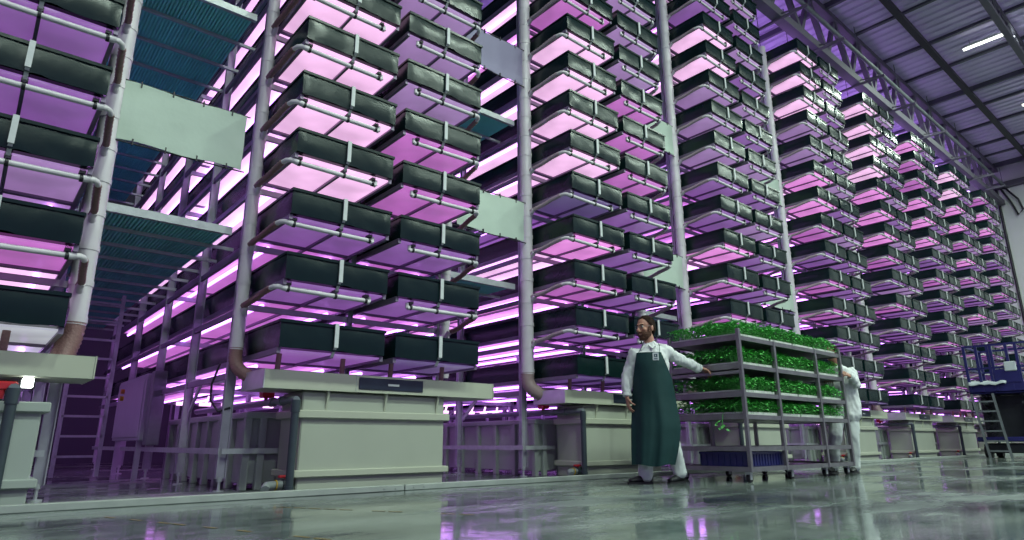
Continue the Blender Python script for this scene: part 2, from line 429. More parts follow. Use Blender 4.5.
for q in (.10, .74):
    hm = MB(); hm.tube([(q, .24, -.25), (q, .26, -.44)], .026, 8); ME['drop'].append(hm.mesh('drop_pipe', M['hose']))

def glow_for(r, side, l):
    """front and deep bounce-glow colours of the underside, as each level glows in the picture"""
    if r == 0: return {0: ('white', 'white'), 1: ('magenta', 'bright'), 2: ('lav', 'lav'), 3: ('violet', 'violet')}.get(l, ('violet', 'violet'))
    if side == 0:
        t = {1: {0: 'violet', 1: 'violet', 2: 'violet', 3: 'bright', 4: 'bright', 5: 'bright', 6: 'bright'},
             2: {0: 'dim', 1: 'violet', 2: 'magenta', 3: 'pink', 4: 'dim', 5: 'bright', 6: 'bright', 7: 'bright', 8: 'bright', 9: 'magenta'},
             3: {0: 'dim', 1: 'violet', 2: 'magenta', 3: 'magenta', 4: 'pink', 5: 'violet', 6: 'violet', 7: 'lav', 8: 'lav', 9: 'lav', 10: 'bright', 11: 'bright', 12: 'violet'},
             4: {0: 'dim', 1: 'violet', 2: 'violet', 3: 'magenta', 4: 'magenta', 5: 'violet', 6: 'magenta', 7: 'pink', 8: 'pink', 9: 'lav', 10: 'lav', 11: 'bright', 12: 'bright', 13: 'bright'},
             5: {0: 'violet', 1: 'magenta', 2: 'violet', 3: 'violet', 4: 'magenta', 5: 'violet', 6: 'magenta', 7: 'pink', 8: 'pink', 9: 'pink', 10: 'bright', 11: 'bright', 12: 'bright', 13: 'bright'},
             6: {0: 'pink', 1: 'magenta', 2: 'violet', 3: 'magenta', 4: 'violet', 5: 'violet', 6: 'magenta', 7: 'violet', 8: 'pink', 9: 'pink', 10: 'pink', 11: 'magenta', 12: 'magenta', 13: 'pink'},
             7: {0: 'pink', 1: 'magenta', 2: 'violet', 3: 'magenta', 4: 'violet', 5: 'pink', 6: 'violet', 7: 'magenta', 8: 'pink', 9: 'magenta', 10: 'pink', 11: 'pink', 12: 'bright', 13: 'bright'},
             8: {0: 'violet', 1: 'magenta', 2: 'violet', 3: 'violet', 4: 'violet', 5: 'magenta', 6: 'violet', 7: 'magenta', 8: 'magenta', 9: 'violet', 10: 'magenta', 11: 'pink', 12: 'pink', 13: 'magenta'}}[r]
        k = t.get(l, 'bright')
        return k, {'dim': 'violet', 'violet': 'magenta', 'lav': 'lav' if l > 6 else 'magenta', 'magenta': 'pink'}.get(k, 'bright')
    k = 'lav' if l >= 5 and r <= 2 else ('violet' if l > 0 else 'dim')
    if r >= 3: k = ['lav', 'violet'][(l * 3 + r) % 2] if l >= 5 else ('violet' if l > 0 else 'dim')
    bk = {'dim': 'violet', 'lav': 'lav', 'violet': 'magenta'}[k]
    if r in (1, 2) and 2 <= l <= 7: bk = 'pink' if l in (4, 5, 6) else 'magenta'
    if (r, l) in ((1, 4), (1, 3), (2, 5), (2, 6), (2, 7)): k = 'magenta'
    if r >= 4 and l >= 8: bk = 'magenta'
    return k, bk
GLOW = {'bright': 'bright pink', 'pink': 'pink', 'magenta': 'magenta', 'violet': 'dark violet', 'lav': 'lavender', 'dim': 'very dark', 'white': 'greyish white'}
TOP = {0: 7, 1: 8, 2: 10, 3: 13, 4: 13, 5: 13, 6: 13, 7: 13, 8: 13}
PROTO = {}
def make_tray(r, side, l):
    x = XS[r] + side * GAP; z = Z0 + l * DZ
    t = thing('growing_tray', 'x', 'growing tray', (x, D, z), 'dark lined growing trays on the racks')
    fr, bk = glow_for(r, side, l)
    link('basin', LINERS[(r * 5 + l * 3 + side) % 4], t); link('growing_bed', ME['bed'], t)
    link('underside_glow', ME['front'][fr], t); link('deep_underside_glow', ME['back'][bk], t)
    link('centre_rail', ME['rail'], t)
    for e in ME['cross']: link('cross_rail', e, t)
    for e in ME['edge']: link('edge_rail', e, t)
    for e in ME['leds']: link('led_tube', e, t)
    link('strap', ME['strap'], t)
    if l > 0:
        link('drain_pipe', ME['pipe'][side], t); link('hose', ME['hose'][1 if r >= 2 else 0][side], t)
        for c in (ME['clampR'] if side else ME['clamp']): link('pipe_clamp', c, t)
    else:
        for c in ME['drop']: link('drop_pipe', c, t)
    col = 'right' if side else 'left'
    if r == 0: lab = 'tray with %s underside, %s from bottom, %s' % (GLOW[fr], ORD[l], RACK[r])
    else: lab = '%s underside tray, %s from bottom, %s column, %s' % (GLOW[fr].capitalize(), ORD[l], col, RACK[r])
    t['label'] = lab
    return t
for r in range(9):
    for side in (0, 1):
        if r == 0 and side == 0: continue
        for l in range(TOP[r] + 1): make_tray(r, side, l)

# unseen double-sided uplights added over the top level to tint the ceiling violet
for r in range(3, 9):
    t = thing('added_uplight', 'unseen violet uplight added over the top trays of the %s' % RACK[r], 'added light', (XS[r], 6.1, Z0 + 13 * DZ + .14), 'added uplights over the top trays')
    m = MB()
    for k in range(4): m.bbox(.32 + k * .45, .50 + k * .45, 0, 7.4, 0, .04, .008)
    m.build('light_bar', GLOW_MATS['top'], t)
    m = MB()
    for y in (.6, 3.2, 6.6): m.bar((.25, y, .055), (WR - .25, y, .055), .04, .03)
    m.build('bearer', M['post'], t)
    m = MB()
    for x in (.3, WR - .3):
        for y in (.6, 6.6): m.bar((x, y, .06), (x, y, ZC - (Z0 + 13 * DZ + .14)), .012)
    m.build('hanger', M['black'], t)
# ------------------------------------------------------------------ rack frames
def rack_frame(r):
    x0 = XS[r] - .095; x1 = XS[r] + WR + .095; xm = XS[r] + (WT + GAP) / 2
    zt = Z0 + (TOP[r] + 1) * DZ - .3
    t = thing('rack_frame', 'galvanised steel frame carrying the trays of the %s' % RACK[r], 'rack frame', (0, 0, 0), 'steel frames of the racks')
    ys = (6.62, 8.1, 9.75, 11.6, 13.8)
    for ix, x in enumerate((x0, xm, x1)):
        if r == 0 and ix == 0: continue
        for y in ys:
            m = MB()
            hw = .045 if ix != 1 else .03; m.box(x - hw, x + hw, y - .004, y + .004, .12, zt); m.box(x - hw, x - hw + .008, y - .03, y + .03, .12, zt); m.box(x + hw - .008, x + hw, y - .03, y + .03, .12, zt)
            p = m.build('post', M['post'], t)
            m = MB(); m.tube([(x, y, .005), (x, y, .13)], .014, 8); m.tube([(x, y, 0), (x, y, .012)], .05, 10); m.tube([(x, y, .09), (x, y, .12)], .026, 8)
            m.build('levelling_foot', M['galv'], p)
    xa = x0 if r else xm - .2
    for l in range(TOP[r] + 1):
        z = Z0 + l * DZ - .36
        for yb in (6.60, 9.73):
            m = MB(); m.box(xa, x1, yb, yb + .035, z - .045, z + .015); m.build('cross_beam', M['post'], t)
        for sx in (x0 - .02, x1 + .02):
            if r == 0 and sx == x0 - .02: continue
            m = MB(); m.box(sx - .015, sx + .015, 6.62, 14.2, z - .11, z - .05); m.build('side_beam', M['rail'], t)
    for sx in (x0, x1):
        if r == 0 and sx == x0: continue
        m = MB(); m.bar((sx - .055, 6.55, .37), (sx - .055, 14, .37), .012, .055); m.build('low_rail', M['galv'], t)
    m = MB(); m.bar((x0 - .03 if r else xm, 6.545, .37), (XS[r] + .42 if r else x1, 6.545, .37), .012, .05); m.build('front_low_rail', M['galv'], t)
    # braces under the first level
    if r:
        m = MB(); m.bar((x0, 6.66, 1.05), (x0, 8.06, 1.13), .03, .05); m.build('brace', M['galv'], t)
        m = MB(); m.bar((x0, 8.0, .78), (x0, 7.6, 1.11), .02, .05); m.build('brace', M['galv'], t)
    return t
for r in range(9): rack_frame(r)

# ------------------------------------------------------------------ white riser pipes
def riser(x, y, rad, z0, z1, levels, right, hose_pts, label):
    t = thing('drain_riser', label, 'pipe', (x, y, 0), 'white drain pipes up the racks')
    m = MB(); zs = [z0]
    m.tube([(0, 0, z0), (0, 0, z1)], rad, 14)
    z = z0 + .02
    while z < z1:
        m.tube([(0, 0, z), (0, 0, z + .05)], rad * 1.07, 14); z += DZ * .5
    m.build('pipe', M['riser'], t)
    sg = -1 if right else 1
    for l in levels:
        z = Z0 + l * DZ - .44
        m = MB(); m.tube([(0, -rad * .3, z - .06), (sg * rad * .25, -rad - .02, z + .0), (sg * rad * .1, -rad - .07, z + .03)], .03, 8); m.build('branch', M['riser'], t)
    if hose_pts:
        P = []; rs = []
        A = [V(p) for p in hose_pts]
        # smooth the path
        for i in range(len(A) - 1):
            for s_ in range(8):
                u = s_ / 8
                p0 = A[max(i - 1, 0)]; p1 = A[i]; p2 = A[i + 1]; p3 = A[min(i + 2, len(A) - 1)]
                p = .5 * ((2 * p1) + (p2 - p0) * u + (2 * p0 - 5 * p1 + 4 * p2 - p3) * u * u + (3 * p1 - p0 - 3 * p2 + p3) * u ** 3)
                P.append(p); rs.append(rad * (1.06 if s_ % 2 else .96))
        m = MB(); m.tube(P, rs, 14); o = m.build('flexible_hose', M['hose'] if y < 6.6 and x < 2.2 else M['pinkhose'], t)
        o['label'] = 'ribbed brown flexible hose'
M['pinkhose'] = mat('pale_brown_hose', (.33, .24, .24), .5, 0, .2, 30)
for r in range(9):
    zt = Z0 + TOP[r] * DZ + .1
    big = r >= 2
    rad = .062 if r == 1 else .088
    yy = 6.5 - (rad - .06)
    if r:
        x = XS[r] - .105 - (rad - .06)
        riser(x, yy, rad, 1.33, zt, range(1, TOP[r] + 1), False, [(0, 0, 1.36), (0, 0, 1.24), (.03, -.04, 1.14), (.15, -.1, 1.06), (.28, -.12, 1.05)],
              'white vertical drain pipe up the left side of the %s' % RACK[r])
    x = XS[r] + WR + .105 + (rad - .06)
    riser(x, yy, rad, 1.42 if r == 0 else 1.2, zt, range(1, TOP[r] + 1), True, [(0, 0, 1.45), (-.01, 0, 1.3), (-.04, -.02, 1.18), (-.07, -.05, 1.08)] if r == 0 else None,
          'white vertical drain pipe up the right side of the %s' % RACK[r])
# corrugated return hose beside the left riser
P = []; rs = []
for i in range(40):
    t_ = i / 39; P.append((.06 + .02 * math.sin(t_ * 3), 5.98, 1.06 + .26 * t_)); rs.append(.036 if i % 2 else .030)
m = MB(); m.tube(P, rs, 10); tag(m.build('corrugated_hose', M['hose']), 'short brown corrugated hose standing in the gutter at the left edge', 'hose')

# ------------------------------------------------------------------ tanks, gutters
def tank_set(r):
    X = XS[r]
    lx = -1.2 if r == 0 else .38; rx = 2.245 if r == 0 else 2.0
    if r == 0: lx, rx = .3, 2.23
    # front tank
    t = thing('nutrient_tank', 'beige flat-sided nutrient tank under the gutter of the %s' % RACK[r], 'tank', (X, 0, 0), 'beige tanks below the racks')
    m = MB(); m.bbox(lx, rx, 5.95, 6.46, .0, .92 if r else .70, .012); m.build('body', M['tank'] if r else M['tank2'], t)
    for z0, z1 in ((.67, .745), (.135, .20)):
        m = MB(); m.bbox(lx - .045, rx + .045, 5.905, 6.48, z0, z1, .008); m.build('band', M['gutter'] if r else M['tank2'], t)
    for k in range(3 if r else 0):
        bx = lx + .23 + k * (rx - lx - .35) / 2
        m = MB(); m.add([(bx, 5.95, .745), (bx + .02, 5.95, .745), (bx, 5.95, .93), (bx + .02, 5.95, .93), (bx, 5.90, .93), (bx + .02, 5.90, .93)],
                        [(0, 1, 5, 4), (0, 4, 2), (1, 3, 5), (2, 4, 5, 3), (0, 2, 3, 1)]); m.build('bracket', M['gutter'], t)
    # gutter on top
    gl, gr = (-.02, 2.63) if r else (.3, 2.5)
    g = thing('collection_gutter', 'long beige gutter trough above the tank of the %s' % RACK[r], 'gutter', (X, 0, 0), 'beige gutters below the trays')
    m = MB(); z0, z1 = .93, 1.10; y0, y1 = 5.88, 6.47
    # trough with sloped underside towards the ends
    vs = []
    e = .42
    for x_, zb in ((gl, z0 + .05 if 0 else z0), (gl + e, z0), (gr - e, z0), (gr, z0)):
        vs += [(x_, y0, zb), (x_, y1, zb), (x_, y1, z1), (x_, y0, z1), (x_, y0 + .025, z1), (x_, y1 - .025, z1), (x_, y1 - .025, zb + .02), (x_, y0 + .025, zb + .02)]
    fs = []
    for k in range(3):
        o = k * 8; q = o + 8
        for a, c in ((0, 1), (1, 2), (2, 5), (5, 6), (6, 7), (7, 4), (4, 3), (3, 0)):
            fs.append((o + a, o + c, q + c, q + a))
    m.add(vs, fs)
    m.build('trough', M['gutter'], g)
    m = MB(); m.bbox(gl - .012, gl, y0 - .006, y1 + .006, z0 - .004, z1 + .004, .003); m.build('end_plate', M['endplate'], g)
    m = MB(); m.bbox(gr, gr + .012, y0 - .006, y1 + .006, z0 - .004, z1 + .004, .003); m.build('end_plate', M['gutter'], g)
    m = MB(); m.box(.885, .89, y0 - .003, y0, z0 + .002, z1 - .002); m.build('joint', M['tank2'], g)
    p = MB(); p.bbox(.915, 1.667, y0 - .010, y0 - .002, z0 + .03, z1 - .022, .004); pl = p.build('nameplate', M['plate'], g)
    p = MB(); p.bbox(1.24, 1.37, y0 - .014, y0 - .010, z0 + .075, z0 + .097, .001); p.build('small_label', M['strap'], pl)
    # ribbed tank behind
    if r:
        q = thing('ribbed_tank', 'ribbed grey storage tank behind the flat tank of the %s' % RACK[r], 'tank', (X, 0, 0), 'ribbed tanks behind the flat tanks')
        m = MB(); m.bbox(.13, .64, 6.62, 9.6, .06, .69, .01); m.build('body', M['tank2'], q)
        m = MB(); m.bbox(.075, .70, 6.56, 9.65, .68, .745, .008); m.build('rim', M['tank2'], q)
        for k in range(8):
            y = 6.58 + k * .42
            m = MB(); m.bbox(.08, .15, y, y + .07, 0, .69, .006); m.build('rib', M['tank2'], q)
        for k in range(2):
            m = MB(); m.bbox(.22 + .3 * k, .29 + .3 * k, 6.565, 6.63, 0, .69, .006); m.build('rib', M['tank2'], q)
    # dark standpipe on the front left corner
    xx = lx - .10 if r else 2.03
    y_ = 5.86 if r else 5.8
    s = thing('standpipe', 'dark elbowed pipe at the tank corner of the %s' % RACK[r], 'pipe', (X + xx, y_, 0), 'dark pipes at tank corners')
    m = MB(); m.tube([(0, 0, .02), (0, 0, .80)], .036, 12); m.tube([(0, 0, .72), (0, 0, .83)], .043, 12); m.tube([(0, 0, .02), (0, 0, .07)], .043, 12); m.build('upright', M['darkpipe'], s)
    m = MB(); m.tube([(0, -.01, .83), (0, .08, .835), (-.02, .75, .835), (-.02, 3.2, .835)], .034, 10); m.tube([(-.004, .30, .835), (-.006, .36, .835)], .046, 12); m.tube([(-.01, .52, .835), (-.012, .6, .835)], .046, 12); m.build('crossover', M['greypipe'], s)
    v = MB(); v.bbox(-.07, .05, .68, .80, .885, .965, .01); v.bar((-.016, .74, .85), (-.016, .74, .9), .03); v.build('valve_handle', M['red'], s)['label'] = 'red valve handle'
    # low valve at floor
    vv = thing('floor_valve', 'grey elbow valve with red handle by the %s' % RACK[r], 'valve', (X + xx - .03, 6.0, .075), 'floor valves beside the tanks')
    m = MB(); m.tube([(.07, .0, .0), (-.06, .0, 0), (-.13, -.03, 0), (-.16, -.07, -.02), (-.165, -.09, -.03)], .038, 12); m.build('elbow', M['valvegrey'], vv)
    m = MB(); m.tube([(.02, 0, 0), (.10, 0, 0)], .05, 12); m.build('valve_body', M['darkpipe'], vv)
    m = MB(); m.bbox(-.02, .11, -.02, .02, .06, .085, .006); m.bar((.05, 0, .03), (.05, 0, .07), .02); m.build('handle', M['red'], vv)['label'] = 'red handle'
    m = MB(); m.tube([(-.045, 0, 0), (-.035, 0, 0)], .047, 12); m.build('collar', M['yellow'], vv)['label'] = 'yellow collar'
for r in range(9): tank_set(r)
# bright lamp and red valve below the left gutter
t = thing('work_lamp', 'small bright lamp under the gutter at the left edge', 'lamp', (.34, 5.98, .90))
m = MB(); m.bbox(-.03, .04, -.02, .05, -.05, .02, .006); m.build('lens', M['cablam'], t)
m = MB(); m.bbox(-.045, .055, .05, .08, -.06, .03, .006); m.build('housing', M['black'], t)
m = MB(); m.bbox(.12, .29, 5.9, 5.95, .82, .885, .012); m.tube([(.2, 5.93, .76), (.2, 5.93, .83)], .02)
tag(m.build('pipe_valve', M['red']), 'red valve body below the gutter at the left edge', 'valve')

# ------------------------------------------------------------------ alley decks, banners, ladder, cabinet
def deck(x0, x1, y0, y1, z, label):
    t = thing('walkway_deck', label, 'walkway', (x0, y0, z), 'teal grating decks between the racks')
    w = x1 - x0; n = int(w / .034); m = MB()
    for i in range(n):
        a = w * i / n; m.box(a, a + .019, .02, y1 - y0, 0, .03)
    m.box(0, w, .0, y1 - y0, .03, .036)
    o = m.build('grating', M['deck'], t)
    m = MB(); m.box(-.02, w + .02, -.03, .02, -.03, .05); m.build('front_lip', M['galv'], t)
    y = .55
    while y < y1 - y0:
        m = MB(); m.box(-.1, w + .22, y, y + .03, -.035, 0); m.build('bearer', M['galv'], t); y += .62
def banner(x0, x1, y, z0, z1, mt, label):
    t = thing('hanging_banner', label, 'banner', (x0, y, z0), 'blank sheets hung across the aisles')
    w = x1 - x0; h = z1 - z0; nx, nz = 24, 12; vs = []; fs = []
    for sgn in (0, 1):
        for j in range(nz + 1):
            for i in range(nx + 1):
                x = w * i / nx; z = h * j / nz
                vs.append((x, .018 * noise.noise(V((x * 2.3 + x0, z * 2.3, z0))) + .008 * noise.noise(V((x * 6, z * 5, z0))) + sgn * .006, z + .01 * math.sin(x / w * 9.4) * (1 if j in (0, nz) else .3)))
    n1 = (nx + 1) * (nz + 1)
    for j in range(nz):
        for i in range(nx):
            a = j * (nx + 1) + i; fs.append((a, a + 1, a + nx + 2, a + nx + 1)); fs.append((a + n1, a + n1 + nx + 1, a + n1 + nx + 2, a + n1 + 1))
    m = MB(); m.add(vs, fs, True); m.build('sheet', mt, t)
    for z in (-.012, h + .012):
        m = MB(); m.tube([(-.04, .01, z), (w + .04, .01, z)], .008, 6)
        m.build('wire', M['black'], t)
    m = MB()
    for k in range(4):
        for z in (0, h): m.box(w * (.12 + .25 * k) - .006, w * (.12 + .25 * k) + .006, -.012, .016, z - .03, z + .03)
    m.build('clip', M['black'], t)
AIS = ['aisle at left', 'aisle right of the second rack', 'aisle right of the third rack', 'aisle right of the fourth rack', 'aisle right of the fifth rack']
for a in range(4):
    xl = XS[a] + WR + .19; xr = XS[a + 1] - .19
    for k, z in enumerate((2.547, 5.096, 7.645)):
        if k == 2 and a < 2: continue
        deck(xl - (.02 if a else .0), xr - .08, 6.62, 14.0, z, 'teal grating deck in the %s, %s' % (AIS[a], ['lowest', 'one up from the lowest', 'two up from the lowest'][k]))
    banner(xl + .0, xr + (-.10 if a == 0 else -.05), 6.40, 3.18 - (.02 if a == 0 else 0.1 if a == 2 else 0), 3.76 - (.1 if a == 2 else 0), M['banner'], 'blank greenish white sheet hung in the %s, lower one' % AIS[a] if a else 'large blank greenish white sheet hung across the aisle at left')
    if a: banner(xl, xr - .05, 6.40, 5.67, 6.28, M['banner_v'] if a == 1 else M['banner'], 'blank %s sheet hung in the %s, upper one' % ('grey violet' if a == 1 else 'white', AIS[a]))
# ladder in the left aisle
t = thing('aisle_ladder', 'steel ladder standing in the dark aisle at left', 'ladder', (0, 0, 0))
lx0, lx1, ly = 1.02, 1.52, 10.4
for x in (lx0, lx1):
    m = MB(); m.bar((x, ly, 0.02), (x, ly, 2.5), .05, .03); m.build('rail', M['galv'], t)
for k in range(9):
    m = MB(); m.bar((lx0, ly, .28 + .26 * k), (lx1, ly, .28 + .26 * k), .03, .03); m.build('rung', M['galv'], t)
# control cabinet
t = thing('control_cabinet', 'grey control cabinet with orange lamps in the aisle at left', 'cabinet', (0, 0, 0))
m = MB(); m.bbox(1.80, 1.90, 9.55, 11.4, .48, 1.34, .01); m.build('body', M['cabinet'], t)
m = MB(); m.bbox(1.785, 1.80, 9.6, 11.35, .52, 1.30, .006); m.build('door', M['cabinet'], t)
for q, mm in ((1.18, 'orange'), (1.08, 'yellow')):
    m = MB(); m.tube([(1.785, 10.9, q), (1.74, 10.9, q)], .035, 10); m.build('indicator_lamp', M[mm], t)
m = MB()
for y in (9.75, 11.2): m.bar((1.85, y, 0), (1.85, y, .5), .06, .06)
m.build('leg', M['post'], t)
m = MB(); m.bbox(1.84, 1.99, 9.3, 9.5, .42, 1.36, .008); tag(m.build('junction_box', M['machinegrey']), 'narrow grey box on the post beside the control cabinet', 'box')
m = MB()
m.tube([(1.86, 6.6, 1.2), (1.82, 6.66, 1.0), (1.83, 6.68, .85), (1.9, 6.64, .74), (2.0, 6.6, .78)], .011, 8)
tag(m.build('cable', M['black']), 'black cable looping down by the second rack post', 'cable')
# sparkling leds low behind the tanks
for r in range(1, 9):
    t = thing('led_batten', 'small pink led batten glimpsed low behind the tanks of the %s' % RACK[r], 'led lamp', (XS[r] + .3, 9.9, .98), 'led battens behind the tanks')
    for k in range(7):
        m = MB(); m.bar((-.1 + .3 * k, 0, 0), (.05 + .3 * k, 0, .0), .03, .05); m.bar((-.02 + .3 * k, 0, 0), (.02 + .3 * k, 0, .12), .025); m.build('led', GLOW_MATS['spark'], t)
    m = MB(); m.bar((-.2, .03, 0), (2.1, .03, 0), .02, .03); m.bar((-.15, .03, 0), (-.15, .03, -.98), .02); m.bar((2.05, .03, 0), (2.05, .03, -.98), .02); m.build('bar', M['rail'], t)

# ------------------------------------------------------------------ far end details
m = MB(); m.tube([(XW - .06, 6.05, ZC - .9), (XW - .06, 6.05, .0)], .055, 8)
tag(m.build('wall_cable', M['black']), 'black pipe running down the far wall beside the last rack', 'pipe')
m = MB(); m.tube([(XW - .1, 6.0, 11.3), (XW - .15, 5.7, 11.1), (XW - .2, 5.35, 10.5), (XW - .2, 5.25, 10.0), (XW - .2, 5.45, 9.8), (XW - .15, 5.6, 10.4), (XW - .1, 5.9, 11.2)], .04, 8)
tag(m.build('hanging_cable', M['black']), 'dark loop of cable hanging at the top of the far wall', 'cable')
m = MB(); m.box(XW - .25, XW, -12, 6.2, 11.15, 11.4); tag(m.build('wall_beam', M['truss']), 'pale beam along the top of the far wall', 'beam')

# ------------------------------------------------------------------ blue lift platform
t = thing('lift_platform', 'blue railed lift platform on dark base, with a ladder, at the right edge', 'lift', (20.2, 0, 0))
y0, y1 = 3.55, 5.12; L_ = 1.5
m = MB(); m.bbox(0, L_, y0, y1, 1.60, 1.66, .01); m.box(0, .03, y0, y1, 1.62, 1.86); m.box(0, L_, y1 - .03, y1, 1.62, 1.86); m.box(0, L_, y0, y0 + .03, 1.62, 1.86); m.build('deck', M['blue'], t)
for y in (y0 + .03, y0 + .42, y0 + .62, y0 + .95, y1 - .55, y1 - .3, y1 - .03):
    m = MB(); m.bar((.02, y, 1.66), (.02, y, 2.86), .06, .06); m.build('rail_post', M['blue'], t)
for y in (y0 + .03, y1 - .03):
    m = MB(); m.bar((L_ - .03, y, 1.66), (L_ - .03, y, 2.86), .06, .06); m.build('rail_post', M['blue'], t)
for z in (2.25, 2.84):
    m = MB(); m.bar((.02, y0, z), (.02, y1, z), .05); m.bar((.02, y1 - .03, z), (L_, y1 - .03, z), .05); m.bar((.02, y0 + .03, z), (L_, y0 + .03, z), .05); m.bar((L_ - .03, y0, z), (L_ - .03, y1, z), .05); m.build('guard_rail', M['blue'], t)
m = MB(); m.box(-.02, .02, y0 + .43, y0 + .95, 1.86, 2.2); m.build('gate_panel', M['blue'], t)
m = MB(); m.bbox(-.06, -.02, y0 + .46, y0 + .72, 2.14, 2.38, .02); m.build('control_box', M['badge'], t)
m = MB(); m.bbox(.15, L_ - .1, y0 + .05, y1 - .05, .12, .36, .03); m.build('chassis', M['darkmetal'], t)
m = MB(); m.bbox(-.02, L_, y0, y1 + .03, .40, .52, .02); m.build('bumper', M['blue'], t)
for k in range(5):
    m = MB(); z = .56 + k * .2
    for yy in (y0 + .45, y1 - .3):
        m.bar((.12, yy, z), (L_ - .1, yy, z + .2), .05, .07); m.bar((L_ - .1, yy + .06, z), (.12, yy + .06, z + .2), .05, .07)
    m.build('scissor_arm', M['darkmetal'], t)
for x in (.25, L_ - .25):
    for y in (y0 + .12, y1 - .12):
        m = MB(); m.tube([(x, y - .07, .15), (x, y + .07, .15)], .15, 16); m.build('wheel', M['rubber'], t)
m = MB(); m.bbox(.04, .1, y0 + .05, y0 + .4, .56, 1.5, .01)
for i in range(5):
    for j in range(2): m.tube([(.04, y0 + .12 + .17 * j, .65 + .18 * i), (.03, y0 + .12 + .17 * j, .65 + .18 * i)], .03, 8)
m.build('perforated_panel', M['machinegrey'], t)
m = MB(); m.bbox(.55, L_ - .08, y0 + .06, y1 - .06, .50, 1.56, .02); m.build('mast_housing', M['darkmetal'], t)
vs = []; fs = []
for i in range(15):
    for j in range(9):
        u, v_ = i / 14, j / 8
        vs.append((20.1 + .55 * v_ * (1 - .15 * math.sin(u * 7)), 4.28 + .82 * u, 1.885 + .045 * noise.noise(V((u * 5, v_ * 4, 0))) + .05 * math.sin(v_ * PI) - (.05 if j == 0 else 0)))
for i in range(14):
    for j in range(8):
        a = i * 9 + j; fs.append((a, a + 1, a + 10, a + 9))
m = MB(); m.add(vs, fs, True); o = m.build('plastic_sheet', M['badge']); sm_ = o.modifiers.new('t', 'SOLIDIFY'); sm_.thickness = .02
tag(o, 'crumpled pale sheet lying on the blue lift platform', 'sheet')
ld_ = thing('lift_ladder', 'grey metal ladder leaning on the blue lift platform', 'ladder', (20.1, 0, 0))
for dy, dy2 in ((5.0, 5.08), (4.55, 4.62)):
    m = MB(); m.bar((-.05, dy - .1, .0), (.05, dy2, 1.6), .05, .05); m.build('rail', M['machinegrey'], ld_)
for k in range(6):
    f = (k + .7) / 6.5; m = MB(); m.bar((-.05 + .1 * f, 4.47 + .13 * f, 1.6 * f), (-.05 + .1 * f, 4.92 + .14 * f, 1.6 * f), .04, .04); m.build('rung', M['machinegrey'], ld_)

# ------------------------------------------------------------------ harvest cart
CX0, CX1, CY0, CY1 = 6.76, 9.42, 3.88, 4.84
SH = [.165, .385, .735, .985, 1.305, 1.635]
t = thing('harvest_trolley', 'tall grey steel trolley with shelves of green herbs, on castors', 'trolley', (0, 0, 0))
pxs = [CX0, CX0 + .80, CX0 + 1.9, CX1]
for x in pxs:
    for y in (CY0, CY1):
        m = MB(); m.bbox(x - .022, x + .022, y - .022, y + .022, .11, 1.72 if x in (CX0, CX1) else 1.64, .004); m.build('post', M['cart'], t)
for i, z in enumerate(SH):
    m = MB(); m.box(CX0, CX1, CY0 + .0, CY1, z - .035, z - .025)
    for y in (CY0, CY1): m.box(CX0 - .01, CX1 + .01, y - .014, y + .014, z - .05, z)
    for x in (CX0, CX1): m.box(x - .014, x + .014, CY0, CY1, z - .05, z + (.016 if i > 1 else .0))
    m.build('shelf', M['cart'], t)
for z in (1.215,):
    m = MB()
    m.box(CX0 - .03, CX0 - .005, CY0, CY1, z - .018, z + .018); m.build('push_bar', M['cart'], t)
    m = MB(); m.box(CX0, CX1, CY1 - .015, CY1 + .015, z - .018, z + .018); m.build('side_bar', M['cart'], t)
for x in (CX0 + .05, CX0 + 1.0, CX1 - .75, CX1 - .1):
    for y in (CY0 + .06, CY1 - .06):
        c = MB(); c.box(x - .025, x + .025, y - .03, y + .03, .085, .11); c.box(x - .022, x + .022, y - .03, y - .022, .03, .09); c.box(x - .022, x + .022, y + .022, y + .03, .03, .09)
        o = c.build('castor', M['galv'], t)
        m = MB(); m.tube([(x + .01, y - .018, .048), (x + .01, y + .018, .048)], .048, 14); m.build('wheel', M['rubber'], o)
def foliage(seed, w, d, h, n):
    rng = random.Random(seed); m = MB()
    for i in range(n):
        x = rng.uniform(-.045, w + .03); y = rng.uniform(-.035, d + .035)
        e = min(x + .03, w + .03 - x, y + .045, d + .045 - y); top = h * (.72 + .28 * min(1, e / .10)) * (.82 + .3 * noise.noise(V((x * 6 + seed, y * 6, 0))))
        z = top * (1 - .75 * rng.random() ** 2.0)
        s = rng.uniform(.017, .031); az = rng.uniform(0, 2 * PI); tilt = rng.uniform(-.2, .95)
        dr = V((math.cos(az) * math.cos(tilt), math.sin(az) * math.cos(tilt), -math.sin(tilt) * .8 + .25)).normalized()
        sd = V((-math.sin(az), math.cos(az), rng.uniform(-.3, .3))).normalized(); up = dr.cross(sd)
        if up.z < 0: up = -up
        p = V((x, y, max(.01, z)))
        vs = [p, p + dr * s * .55 + sd * s * .5 + up * s * .18, p + dr * s * 1.15 + sd * s * .42 + up * s * .05, p + dr * s * 1.7 - up * s * .2,
              p + dr * s * 1.15 - sd * s * .42 + up * s * .05, p + dr * s * .55 - sd * s * .5 + up * s * .18, p + dr * s * .9 - up * s * .05]
        m.add(vs, [(0, 6, 1), (1, 6, 2), (2, 6, 3), (3, 6, 4), (4, 6, 5), (5, 6, 0)], True)
        if i % 3 == 0: m.add([p, p + V((.002, .002, 0)), V((x * .98 + .005, y, 0)), V((x * .98 + .003, y, 0))], [(0, 1, 2, 3)])
    return m.mesh('foliage', M['leaf'])
bays = [(pxs[0] + .02, pxs[0] + .76), (pxs[0] + .80, pxs[0] + 1.34), (pxs[0] + 1.37, pxs[0] + 1.93), (pxs[0] + 1.97, CX1 - .06)]
FOL = [[foliage(10 * i + k, c - a, CY1 - CY0 - .08, .235, 3300) for k in range(2)] for i, (a, c) in enumerate(bays)]
TR = []
